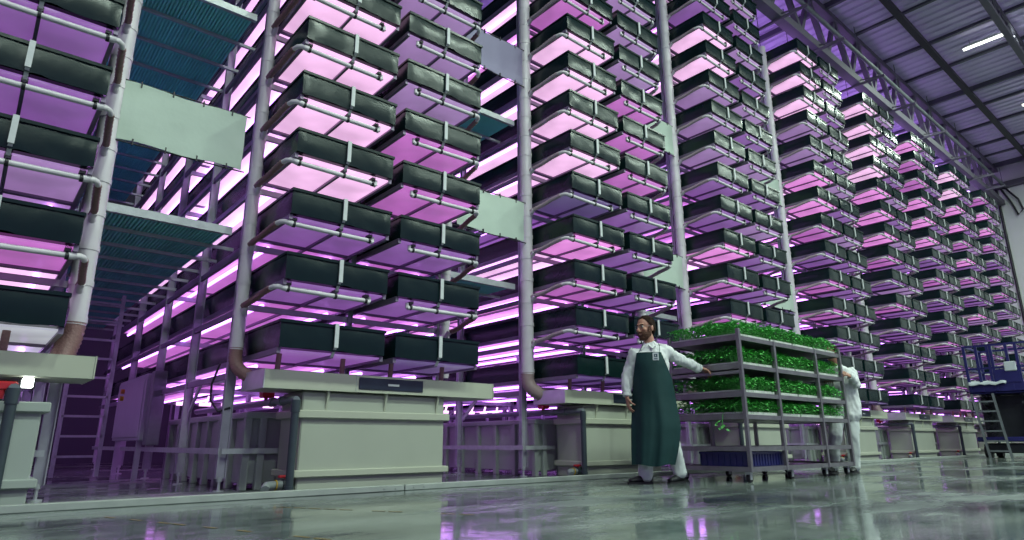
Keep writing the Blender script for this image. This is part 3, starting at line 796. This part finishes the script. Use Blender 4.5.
for a, c in bays:
    m = MB(); w = c - a; dd = CY1 - CY0 - .06
    m.bbox(0, w, 0, dd, 0, .012, .004); m.box(0, w, -.006, .006, 0, .034); m.box(0, w, dd - .006, dd + .006, 0, .034); m.box(0, .006, 0, dd, 0, .034); m.box(w - .006, w, 0, dd, 0, .034)
    TR.append(m.mesh('tray', M['whitetray']))
BN = ['left end', 'second bay from the left', 'third bay from the left', 'right end']
SN = {5: 'top', 4: 'second', 3: 'third', 2: 'fourth'}
for si in (5, 4, 3, 2):
    for i, (a, c) in enumerate(bays):
        q = thing('herb_tray', 'white tray of leafy green herbs, %s shelf of the trolley, %s' % (SN[si], BN[i]), 'herb tray', (a, CY0 + .03, SH[si]), 'herb trays on the trolley')
        link('tray', TR[i], q)
        fo = link('foliage', FOL[i][(si + i) % 2], q, (0, .01, .012)); fo['kind'] = 'stuff'
        fo.scale = (1, 1, {5: 1.0, 4: 1.0, 3: .98, 2: .84}[si])
        if si == 2 and i == 0:
            m = MB(); rng = random.Random(3)
            m.tube([(.0, .25, .05), (-.04, .25, 0), (-.05, .26, -.12)], .004, 6)
            for k in range(9):
                p = V((-.05 + rng.uniform(-.03, .03), .26 + rng.uniform(-.05, .05), -.06 - .02 * k * .6)); s = .035
                az = rng.uniform(0, 6.28); dr = V((math.cos(az), math.sin(az), -.5)).normalized(); sd = dr.orthogonal().normalized()
                m.add([p, p + dr * s * .6 + sd * s * .5, p + dr * s * 1.5, p + dr * s * .6 - sd * s * .5], [(0, 1, 2, 3)], True)
            m.build('drooping_sprig', M['leaf'], q)['label'] = 'sprig drooping over the shelf edge'
for x0, x1 in ((CX0 + .05, CX0 + .92),):
    q = thing('crate', 'ribbed dark blue crate on the bottom shelf of the trolley', 'crate', (x0, CY0 + .05, SH[0] + .0))
    w = x1 - x0; d_ = .61; h = .155; m = MB()
    m.box(0, w, 0, d_, 0, .012); m.box(0, w, 0, .012, .012, h); m.box(0, w, d_ - .012, d_, .012, h); m.box(0, .012, 0, d_, .012, h); m.box(w - .012, w, 0, d_, .012, h)
    n = int(w / .06)
    for k in range(n + 1): m.box(w * k / n - .006, w * k / n + .006, -.008, 0, .01, h - .01)
    for k in range(9): m.box(-.008, 0, d_ * k / 8 - .006, d_ * k / 8 + .006, .01, h - .01)
    m.build('body', M['crate'], q)
    m = MB()
    m.box(-.014, w + .014, -.014, .0, h - .02, h + .006); m.box(-.014, w + .014, d_, d_ + .014, h - .02, h + .006); m.box(-.014, 0, 0, d_, h - .02, h + .006); m.box(w, w + .014, 0, d_, h - .02, h + .006)
    m.build('rim', M['crate'], q)

# ------------------------------------------------------------------ people
def remesh(mb, name, mt, voxel, smooth=4, fac=.5, jitter=None):
    me = mb.mesh(name + '_src', None); o = link(name + '_src', me)
    md = o.modifiers.new('r', 'REMESH'); md.mode = 'VOXEL'; md.voxel_size = voxel
    if smooth: s_ = o.modifiers.new('s', 'SMOOTH'); s_.iterations = smooth; s_.factor = fac
    dg = bpy.context.evaluated_depsgraph_get(); dg.update()
    out = bpy.data.meshes.new_from_object(o.evaluated_get(dg))
    bpy.data.objects.remove(o); bpy.data.meshes.remove(me)
    out.name = name; out.materials.clear(); out.materials.append(mt)
    if jitter:
        for v in out.vertices: v.co += jitter(v.co.copy(), v.normal.copy())
    for p in out.polygons: p.use_smooth = True
    return out
def hand(mb, wrist, direc, palm, side, curl, k=1.0, spread=.06):
    """wrist point, finger direction, palm-facing normal, direction in which the thumb lies"""
    w = V(wrist); d = V(direc).normalized(); pn = V(palm); pn = (pn - d * pn.dot(d)).normalized(); sd = V(side); sd = (sd - d * sd.dot(d) - pn * sd.dot(pn)).normalized()
    mb.loft([w - d * .01, w + d * .03 * k, w + d * .06 * k, w + d * .09 * k], [(.026 * k, .019 * k), (.034 * k, .017 * k), (.040 * k, .015 * k), (.039 * k, .012 * k)], sd)
    lens = [(.040, .026, .020), (.046, .030, .022), (.043, .028, .021), (.033, .021, .018)]
    for i, ls in enumerate(lens):
        off = (.030 - .020 * i) * k
        p = w + d * (.088 - (.006 if i in (0, 3) else 0)) * k + sd * off
        ang = 0; pts = [p - d * .02]; dd = (d + sd * (1.5 - i) * spread).normalized()
        pts.append(p)
        for j, l in enumerate(ls):
            ang += curl[j] * (1 + .08 * i)
            dv = dd * math.cos(ang) + pn * math.sin(ang); p = p + dv * l * k; pts.append(p)
        mb.loft(pts, [(.0095 * k, .0095 * k), (.0092 * k, .0092 * k), (.0085 * k, .0085 * k), (.0078 * k, .0078 * k), (.0068 * k, .0068 * k)], sd, 10)
    p0 = w + d * .022 * k + sd * .022 * k; d1 = (sd * .75 + d * .7 + pn * .25).normalized(); d2 = (sd * .25 + d * .85 + pn * .45).normalized()
    mb.loft([p0, p0 + d1 * .035 * k, p0 + d1 * .035 * k + d2 * .032 * k, p0 + d1 * .035 * k + (d2 + pn * .3) * .055 * k], [(.015 * k, .014 * k), (.0125 * k, .0125 * k), (.0105 * k, .0105 * k), (.0085 * k, .0085 * k)], pn, 10)
def head_shapes(mb, Mh):
    """skull, jaw, nose, brow, lips, ears in head space (face to -y, centre between the ears), Mh to body space"""
    h = MB()
    h.ell((0, .012, .035), (.076, .098, .090)); h.ell((0, -.012, -.02), (.066, .078, .085)); h.ell((0, -.030, -.075), (.050, .052, .042)); h.ell((0, -.052, -.098), (.024, .022, .020))
    h.loft([(0, -.088, .022), (0, -.104, -.004), (0, -.117, -.024), (0, -.105, -.036)], [(.009, .010), (.012, .014), (.016, .014), (.014, .010)], (1, 0, 0), 10)
    h.ell((0, -.082, .034), (.052, .016, .013))
    for s in (-1, 1):
        h.ell((.040 * s, -.070, -.018), (.020, .018, .017)); h.ell((.078 * s, .010, -.005), (.010, .020, .033)); h.ell((.012 * s, -.100, -.033), (.009, .010, .008))
    h.ell((0, -.088, -.056), (.024, .011, .0055)); h.ell((0, -.086, -.066), (.021, .011, .0065))
    h.xf(Mh); mb.v, off = mb.v, len(mb.v)
    mb.add(h.v, h.f, True)
def head_parts(root, Mh, hairmat, beard, glasses, cap=False):
    eyes = []
    for s in (-1, 1):
        m = MB(); m.ell((.031 * s, -.080, .012), (.0125, .0105, .0095), None, 12, 8); e = m.xf(Mh).build('eye', M['eyewhite'], root)
        m = MB(); m.ell((.031 * s - .002, -.0885, .011), (.005, .003, .0055), None, 10, 6); m.xf(Mh).build('iris', M['hair'], e)
        m = MB(); m.loft([(.014 * s, -.097, .030), (.031 * s, -.0955, .036), (.050 * s, -.084, .031)], [(.004, .005)] * 3, (0, 0, 1), 8); m.xf(Mh).build('eyebrow', hairmat, root)
    hs = MB(); hs.ell((0, .018, .040), (.080, .102, .092)); hs.ell((0, .042, .0), (.074, .074, .085))
    hs.ell((.070, -.005, .02), (.012, .030, .045)); hs.ell((-.070, -.005, .02), (.012, .030, .045))
    me = remesh(hs, 'hair', hairmat, .006, 2)
    def cut(me, keep):
        b_ = bmesh.new(); b_.from_mesh(me)
        bmesh.ops.delete(b_, geom=[v for v in b_.verts if not keep(v.co)], context='VERTS'); b_.to_mesh(me); b_.free()
    cl = lambda t: max(0., min(1., t))
    cut(me, lambda c: c.z > .100 - .060 * cl((c.y + .060) / .035) - .045 * cl((c.y + .025) / .04) - .07 * cl((c.y - .015) / .035) + .006 * math.sin(c.x * 70))
    for v in me.vertices: v.co += v.normal * (.004 + .004 * noise.noise(v.co * 45)); v.co = v.co
    me.transform(Mh); hr = link('hair', me, root); sm = hr.modifiers.new('thick', 'SOLIDIFY'); sm.thickness = .012; sm.offset = -1
    if beard:
        bs = MB(); bs.ell((0, -.026, -.060), (.070, .068, .052)); bs.ell((0, -.040, -.094), (.044, .050, .034)); bs.ell((0, -.092, -.046), (.034, .016, .009))
        for s in (-1, 1): bs.ell((.062 * s, -.015, -.028), (.014, .026, .045))
        me = remesh(bs, 'beard', M['beard'], .005, 2)
        cut(me, lambda c: not (abs(c.x) < .022 and c.y < -.06 and -.071 < c.z < -.054) and not (c.y < -.05 and c.z > -.040) and c.y < .025)
        for v in me.vertices: v.co += v.normal * (.003 + .003 * noise.noise(v.co * 60))
        me.transform(Mh); o = link('beard', me, root); sm = o.modifiers.new('thick', 'SOLIDIFY'); sm.thickness = .01; sm.offset = -1
    if glasses:
        m = MB()
        for s in (-1, 1):
            m.tube([(.032 * s + .022 * math.cos(a) * 1.05, -.103 + .006 * abs(math.cos(a)) * (1 if math.cos(a) * s > 0 else 0), .010 + .017 * math.sin(a)) for a in [i * PI / 8 for i in range(17)]], .0016, 6, False)
            m.tube([(.055 * s, -.097, .014), (.078 * s, -.05, .014), (.082 * s, .01, .012)], .0016, 6)
        m.tube([(-.010, -.104, .013), (0, -.107, .016), (.010, -.104, .013)], .0016, 6)
        m.xf(Mh).build('glasses', M['machinegrey'], root)
def folds(amp, sc, seed=0):
    def f(c, n): return n * (amp * noise.noise(V((c.x * sc + seed, c.y * sc, c.z * sc * .55))) + amp * .5 * noise.noise(V((c.x * sc * 2.6, c.y * sc * 2.6 + seed, c.z * sc * 1.4))))
    return f
def shoe(root, heel, toe_dir, L=.29):
    d = V(toe_dir).normalized(); s = V((-d.y, d.x, 0)); h = V(heel); m = MB()
    P = [h + d * (L * t) + V((0, 0, z)) for t, z in ((.05, .058), (.22, .060), (.45, .048), (.7, .036), (.9, .030))]
    m.loft(P, [(.036, .050), (.040, .052), (.042, .040), (.047, .030), (.040, .024)], s, 14)
    m.loft([h + d * .06 + V((0, 0, .07)), h + d * .06 + V((0, 0, .11))], [(.036, .045), (.038, .046)], s, 12)
    up = remesh(m, 'shoe', M['shoe'], .006, 3); o = link('shoe', up, root)
    z0 = min(v.co.z for v in up.vertices); up.transform(Matrix.Translation((0, 0, .012 - z0 - .0)))
    m = MB(); pts = []
    for t, w in ((0, .026), (.06, .040), (.25, .042), (.45, .040), (.7, .050), (.88, .044), (.99, .022)):
        pts.append((t, w))
    ring = [h + d * L * t + s * w for t, w in pts] + [h + d * L * t - s * w for t, w in reversed(pts)]
    vs = [V((p.x, p.y, 0)) for p in ring] + [V((p.x, p.y, .02)) for p in ring]; n = len(ring)
    m.add(vs, [tuple(range(n - 1, -1, -1)), tuple(range(n, 2 * n))] + [(i, (i + 1) % n, n + (i + 1) % n, n + i) for i in range(n)]); m.build('sole', M['rubber'], o)
def person(label, base, ax, ay, P, skin, apron, beard, glasses, group=None):
    root_e = bpy.data.objects.new('person', None)
    Mw = Matrix(((ax[0], ay[0], 0, base[0]), (ax[1], ay[1], 0, base[1]), (0, 0, 1, 0), (0, 0, 0, 1)))
    # body: one continuous surface
    B = MB(); tw = P['twist']
    sdv = V((math.cos(tw), math.sin(tw), 0))
    pel, wai, che, nb, hd = [V(P[k]) for k in ('pelvis', 'waist', 'chest', 'neck', 'head')]
    B.loft([pel + V((0, 0, -.06)), pel + V((0, 0, .06)), wai, che + V((0, 0, -.06)), che + V((0, 0, .06)), nb + V((0, 0, -.06))], [(.15, .105), (.165, .115), (.145, .105), (.175, .115), (.17, .105), (.09, .075)], sdv)
    B.loft([nb + V((0, 0, -.05)), nb.lerp(hd, .35), nb.lerp(hd, .7)], [(.068, .064), (.058, .060), (.056, .060)], sdv)
    Mh = Matrix.Translation(hd) @ Matrix.Rotation(P['hturn'], 4, 'Z') @ Matrix.Rotation(P['hnod'], 4, 'X') @ Matrix.Scale(P.get('hscale', 1.0), 4)
    head_shapes(B, Mh)
    for s in 'LR':
        sh, el, wr = V(P['sh' + s]), V(P['el' + s]), V(P['wr' + s])
        B.loft([che.lerp(sh, .5), sh, sh.lerp(el, .45), el], [(.075, .075), (.058, .058), (.048, .048), (.040, .040)], (0, 0, 1) if abs((el - sh).normalized().z) < .7 else (1, 0, 0))
        B.loft([el, el.lerp(wr, .3), wr], [(.040, .040), (.041, .040), (.027, .025)], (0, 0, 1) if abs((wr - el).normalized().z) < .7 else (1, 0, 0))
        hand(B, wr, P['hd' + s], P['hp' + s], P['ht' + s], P['hc' + s], 1.14)
        hp, kn, an = V(P['hip' + s]), V(P['kn' + s]), V(P['an' + s])
        B.loft([hp + V((0, 0, .02)), hp.lerp(kn, .5), kn], [(.088, .095), (.074, .080), (.055, .058)], sdv)
        B.loft([kn, kn.lerp(an, .35), an], [(.055, .056), (.053, .058), (.034, .038)], sdv)
        td = V(P['toe' + s]).normalized(); g_ = V((an.x, an.y, 0)); B.loft([an, g_ + td * .03 + V((0, 0, .055)), g_ + td * .12 + V((0, 0, .042))], [(.028, .028), (.026, .020), (.022, .010)], V((-td.y, td.x, 0)))
    me = remesh(B, 'person', skin, .0055, 3, .4)
    root = link('person', me); bpy.data.objects.remove(root_e); root.matrix_world = Mw
    tag(root, label, 'person', group)
    head_parts(root, Mh, M['hair'], beard, glasses)
    # coat
    C = MB()
    C.loft([pel + V((0, 0, P['coatlow'])), pel + V((0, 0, .05)), wai, che + V((0, 0, -.05)), che + V((0, 0, .07)), nb + V((0, 0, -.045))], [(.205, .155), (.20, .148), (.185, .14), (.205, .145), (.195, .132), (.105, .09)], sdv, 24)
    C.loft([nb + V((0, 0, -.06)), nb + V((0, 0, -.005))], [(.088, .082), (.075, .074)], sdv)
    for s in 'LR':
        sh, el, wr = V(P['sh' + s]), V(P['el' + s]), V(P['wr' + s]); cu = el.lerp(wr, .93)
        ref = (0, 0, 1) if abs((el - sh).normalized().z) < .7 else (1, 0, 0)
        C.loft([che.lerp(sh, .45) + V((0, 0, .01)), sh, sh.lerp(el, .5), el, el.lerp(wr, .5), cu], [(.10, .10), (.078, .076), (.070, .067), (.064, .061), (.062, .058), (.050, .047)], ref, 18)
        C.ell(sh + V((0, 0, -.02)), (.076, .074, .080)); C.ell(che.lerp(sh, .5) + V((0, 0, .025)), (.10, .09, .075)); C.ell(el, (.066, .064, .066))
    me = remesh(C, 'coat', M['coat'], .011, 4, .5, folds(.022, 11, base[0])); link('coat', me, root)
    for s in 'LR':
        el, wr = V(P['el' + s]), V(P['wr' + s]); d = (wr - el).normalized(); cu = el.lerp(wr, .95)
        m = MB(); m.tube([cu - d * .025, cu - d * .01, cu + d * .008], [.049, .053, .050], 16); m.build('cuff', M['coat'], root)
    # collar flaps
    nbf = nb + V((0, 0, -.005)); fdir = Matrix.Rotation(P['hturn'] * .5, 3, 'Z') @ V((0, -1, 0)); fs_ = V((-fdir.y, fdir.x, 0))
    for s in (-1, 1):
        a = nbf + fdir * .055 + fs_ * s * .055 + V((0, 0, .022)); b2 = nbf + fdir * .092 + fs_ * s * .008 + V((0, 0, -.02)); c_ = nbf + fdir * .128 + fs_ * s * .065 + V((0, 0, -.075)); d_ = nbf + fdir * .06 + fs_ * s * .095 + V((0, 0, -.03))
        m = MB(); o_ = (c_ - a).cross(d_ - b2).normalized() * .006
        m.add([a, b2, c_, d_, a + o_, b2 + o_, c_ + o_, d_ + o_], [(0, 1, 2, 3), (7, 6, 5, 4), (0, 4, 5, 1), (1, 5, 6, 2), (2, 6, 7, 3), (3, 7, 4, 0)]); m.build('collar', M['coat'], root)
    # trousers
    T = MB(); T.loft([pel + V((0, 0, -.08)), pel + V((0, 0, .08))], [(.178, .128), (.175, .125)], sdv)
    for s in 'LR':
        hp, kn, an = V(P['hip' + s]), V(P['kn' + s]), V(P['an' + s])
        T.loft([hp + V((0, 0, .02)), hp.lerp(kn, .5), kn, kn.lerp(an, .5), an + V((0, 0, -.015))], [(.108, .115), (.096, .10), (.086, .088), (.082, .086), (.080, .086)], sdv, 18)
    me = remesh(T, 'trousers', M['trouser'], .011, 4, .5, folds(.016, 9, base[1])); link('trousers', me, root)
    for s in 'LR':
        an = V(P['an' + s]); td = V(P['toe' + s]).normalized(); shoe(root, V((an.x, an.y, 0)) - td * .075, td)
    if apron:
        rows = P['apron']; nu = 28; sub = 5; vs = []; fs = []
        R_ = []
        for (a, c_) in zip(rows, rows[1:]):
            for t_ in range(sub): R_.append([p + (q - p) * t_ / sub for p, q in zip(a, c_)])
        R_.append(list(rows[-1])); nr = len(R_)
        for lay in (0, 1):
            for j, (z, xl, xr, yc, ye) in enumerate(R_):
                for i in range(nu + 1):
                    u = i / nu; x = xl + (xr - xl) * u; e = abs(2 * u - 1)
                    y = yc + (ye - yc) * e ** 2.2
                    lo = max(0, (1.15 - z)) * .022
                    y += lo * math.sin(u * 15 + z * 1.3) + .007 * noise.noise(V((x * 7, z * 3, 1))) - lo * .4 * math.sin(u * 31 + 1)
                    vs.append((x, y + lay * .006, z + .01 * math.sin(u * 9) * (j == nr - 1)))
        n1 = nr * (nu + 1)
        for j in range(nr - 1):
            for i in range(nu):
                a = j * (nu + 1) + i; fs.append((a, a + nu + 1, a + nu + 2, a + 1)); fs.append((n1 + a, n1 + a + 1, n1 + a + nu + 2, n1 + a + nu + 1))
        m = MB(); m.add(vs, fs, True); ap = m.build('apron', M['apron'], root)
        z, xl, xr, yc, ye = rows[0]
        m = MB()
        m.tube([(xl + .015, ye, z - .01), (nb.x - .09, nb.y - .07, nb.z - .03), (nb.x - .075, nb.y + .0, nb.z + .03), (nb.x, nb.y + .08, nb.z + .04), (nb.x + .08, nb.y, nb.z + .03), (nb.x + .10, nb.y - .06, nb.z - .03), (xr - .015, ye, z - .01)], .0028, 8)
        m.build('neck_strap', M['apron'], ap)
        bx0, bx1, bz0, bz1 = P['badge']; by = yc - .012
        m = MB(); m.bbox(bx0, bx1, by - .006, by, bz0, bz1, .002); bd = m.build('badge', M['badge'], root); bd['label'] = 'white badge with a dark logo'
        w = bx1 - bx0; h = bz1 - bz0; m = MB()
        m.box(bx0 + w * .25, bx1 - w * .2, by - .008, by - .006, bz0 + h * .42, bz0 + h * .82); m.box(bx0 + w * .25, bx1 - w * .2, by - .008, by - .006, bz0 + h * .16, bz0 + h * .26)
        m.build('logo', M['ink'], bd)
        m = MB(); m.bbox(bx0 + w * .42, bx1 - w * .42, by - .0095, by - .008, bz0 + h * .5, bz0 + h * .72, .0004); m.build('logo_mark', M['badge'], bd)
    return root
P1 = dict(twist=.22, pelvis=(.03, .02, .96), waist=(.03, .0, 1.12), chest=(.03, .0, 1.33), neck=(.03, .005, 1.535), head=(-.014, -.025, 1.712), hturn=-.72, hnod=.10, hscale=1.13, coatlow=-.10,
          shL=(.20, .05, 1.445), elL=(.40, .28, 1.35), wrL=(.595, .475, 1.285), hdL=(.75, .60, -.18), hpL=(-.1, -.15, -1), htL=(.45, -.9, .1), hcL=(.35, .75, .65),
          shR=(-.15, -.01, 1.43), elR=(-.245, .02, 1.17), wrR=(-.262, -.035, .935), hdR=(.06, -.10, -1), hpR=(1, .3, .1), htR=(.2, -1, 0), hcR=(.32, .42, .30),
          hipL=(.125, .04, .90), knL=(.20, .05, .50), anL=(.262, .16, .115), toeL=(-.55, -.75, 0),
          hipR=(-.06, -.01, .90), knR=(-.10, -.02, .50), anR=(-.105, -.02, .095), toeR=(-.88, -.48, 0),
          apron=[(1.415, -.130, .142, -.178, -.135), (1.30, -.155, .185, -.198, -.125), (1.12, -.185, .245, -.21, -.05), (.90, -.208, .272, -.215, -.01), (.60, -.236, .305, -.24, -.07), (.40, -.244, .272, -.25, -.10), (.195, -.248, .215, -.25, -.12)],
          badge=(.045, .112, 1.318, 1.405))
person('person in white coat and dark green apron pulling the trolley, arm stretched back', (5.92, 4.54), (.60990681, -.79247315), (.79247315, .60990681), P1, M['skin'], True, True, True)
P2 = dict(twist=-.25, pelvis=(.20, .05, .96), waist=(.20, .03, 1.12), chest=(.20, -.01, 1.32), neck=(.165, -.06, 1.50), head=(.105, -.12, 1.69), hturn=-.55, hnod=.25, coatlow=-.16,
          shR=(.02, .06, 1.42), elR=(-.06, -.06, 1.20), wrR=(.0, -.20, 1.28), hdR=(.1, -.9, .15), hpR=(0, -.2, -1), htR=(1, 0, 0), hcR=(.4, .8, .6),
          shL=(.335, -.01, 1.41), elL=(.375, -.14, 1.22), wrL=(.315, -.26, 1.325), hdL=(-.45, -.55, .30), hpL=(-.6, .35, -.5), htL=(0, -.2, 1), hcL=(.5, .8, .6),
          hipR=(.10, .03, .90), knR=(.02, -.10, .52), anR=(-.055, .02, .10), toeR=(-.35, -.9, 0),
          hipL=(.26, .05, .90), knL=(.25, .02, .50), anL=(.215, .10, .10), toeL=(-.3, -.95, 0))
person('person in white overalls pushing the trolley at its right end, partly hidden', (9.665, 4.20), (.39380505, -.91919399), (.91919399, .39380505), P2, M['skin2'], False, False, False)

# ------------------------------------------------------------------ world and output look
w = bpy.data.worlds.new('world'); S.world = w; w.use_nodes = True
bg = w.node_tree.nodes['Background']; bg.inputs['Color'].default_value = (.50, .34, .90, 1); bg.inputs['Strength'].default_value = .44
S.view_settings.view_transform = 'Standard'; S.view_settings.look = 'None'; S.view_settings.gamma = 1; S.view_settings.exposure = 0
S.view_settings.use_curve_mapping = False
S.cycles.use_denoising = True
S.cycles.max_bounces = 6; S.cycles.diffuse_bounces = 3; S.cycles.glossy_bounces = 3; S.cycles.transmission_bounces = 2
S.cycles.caustics_reflective = False; S.cycles.caustics_refractive = False
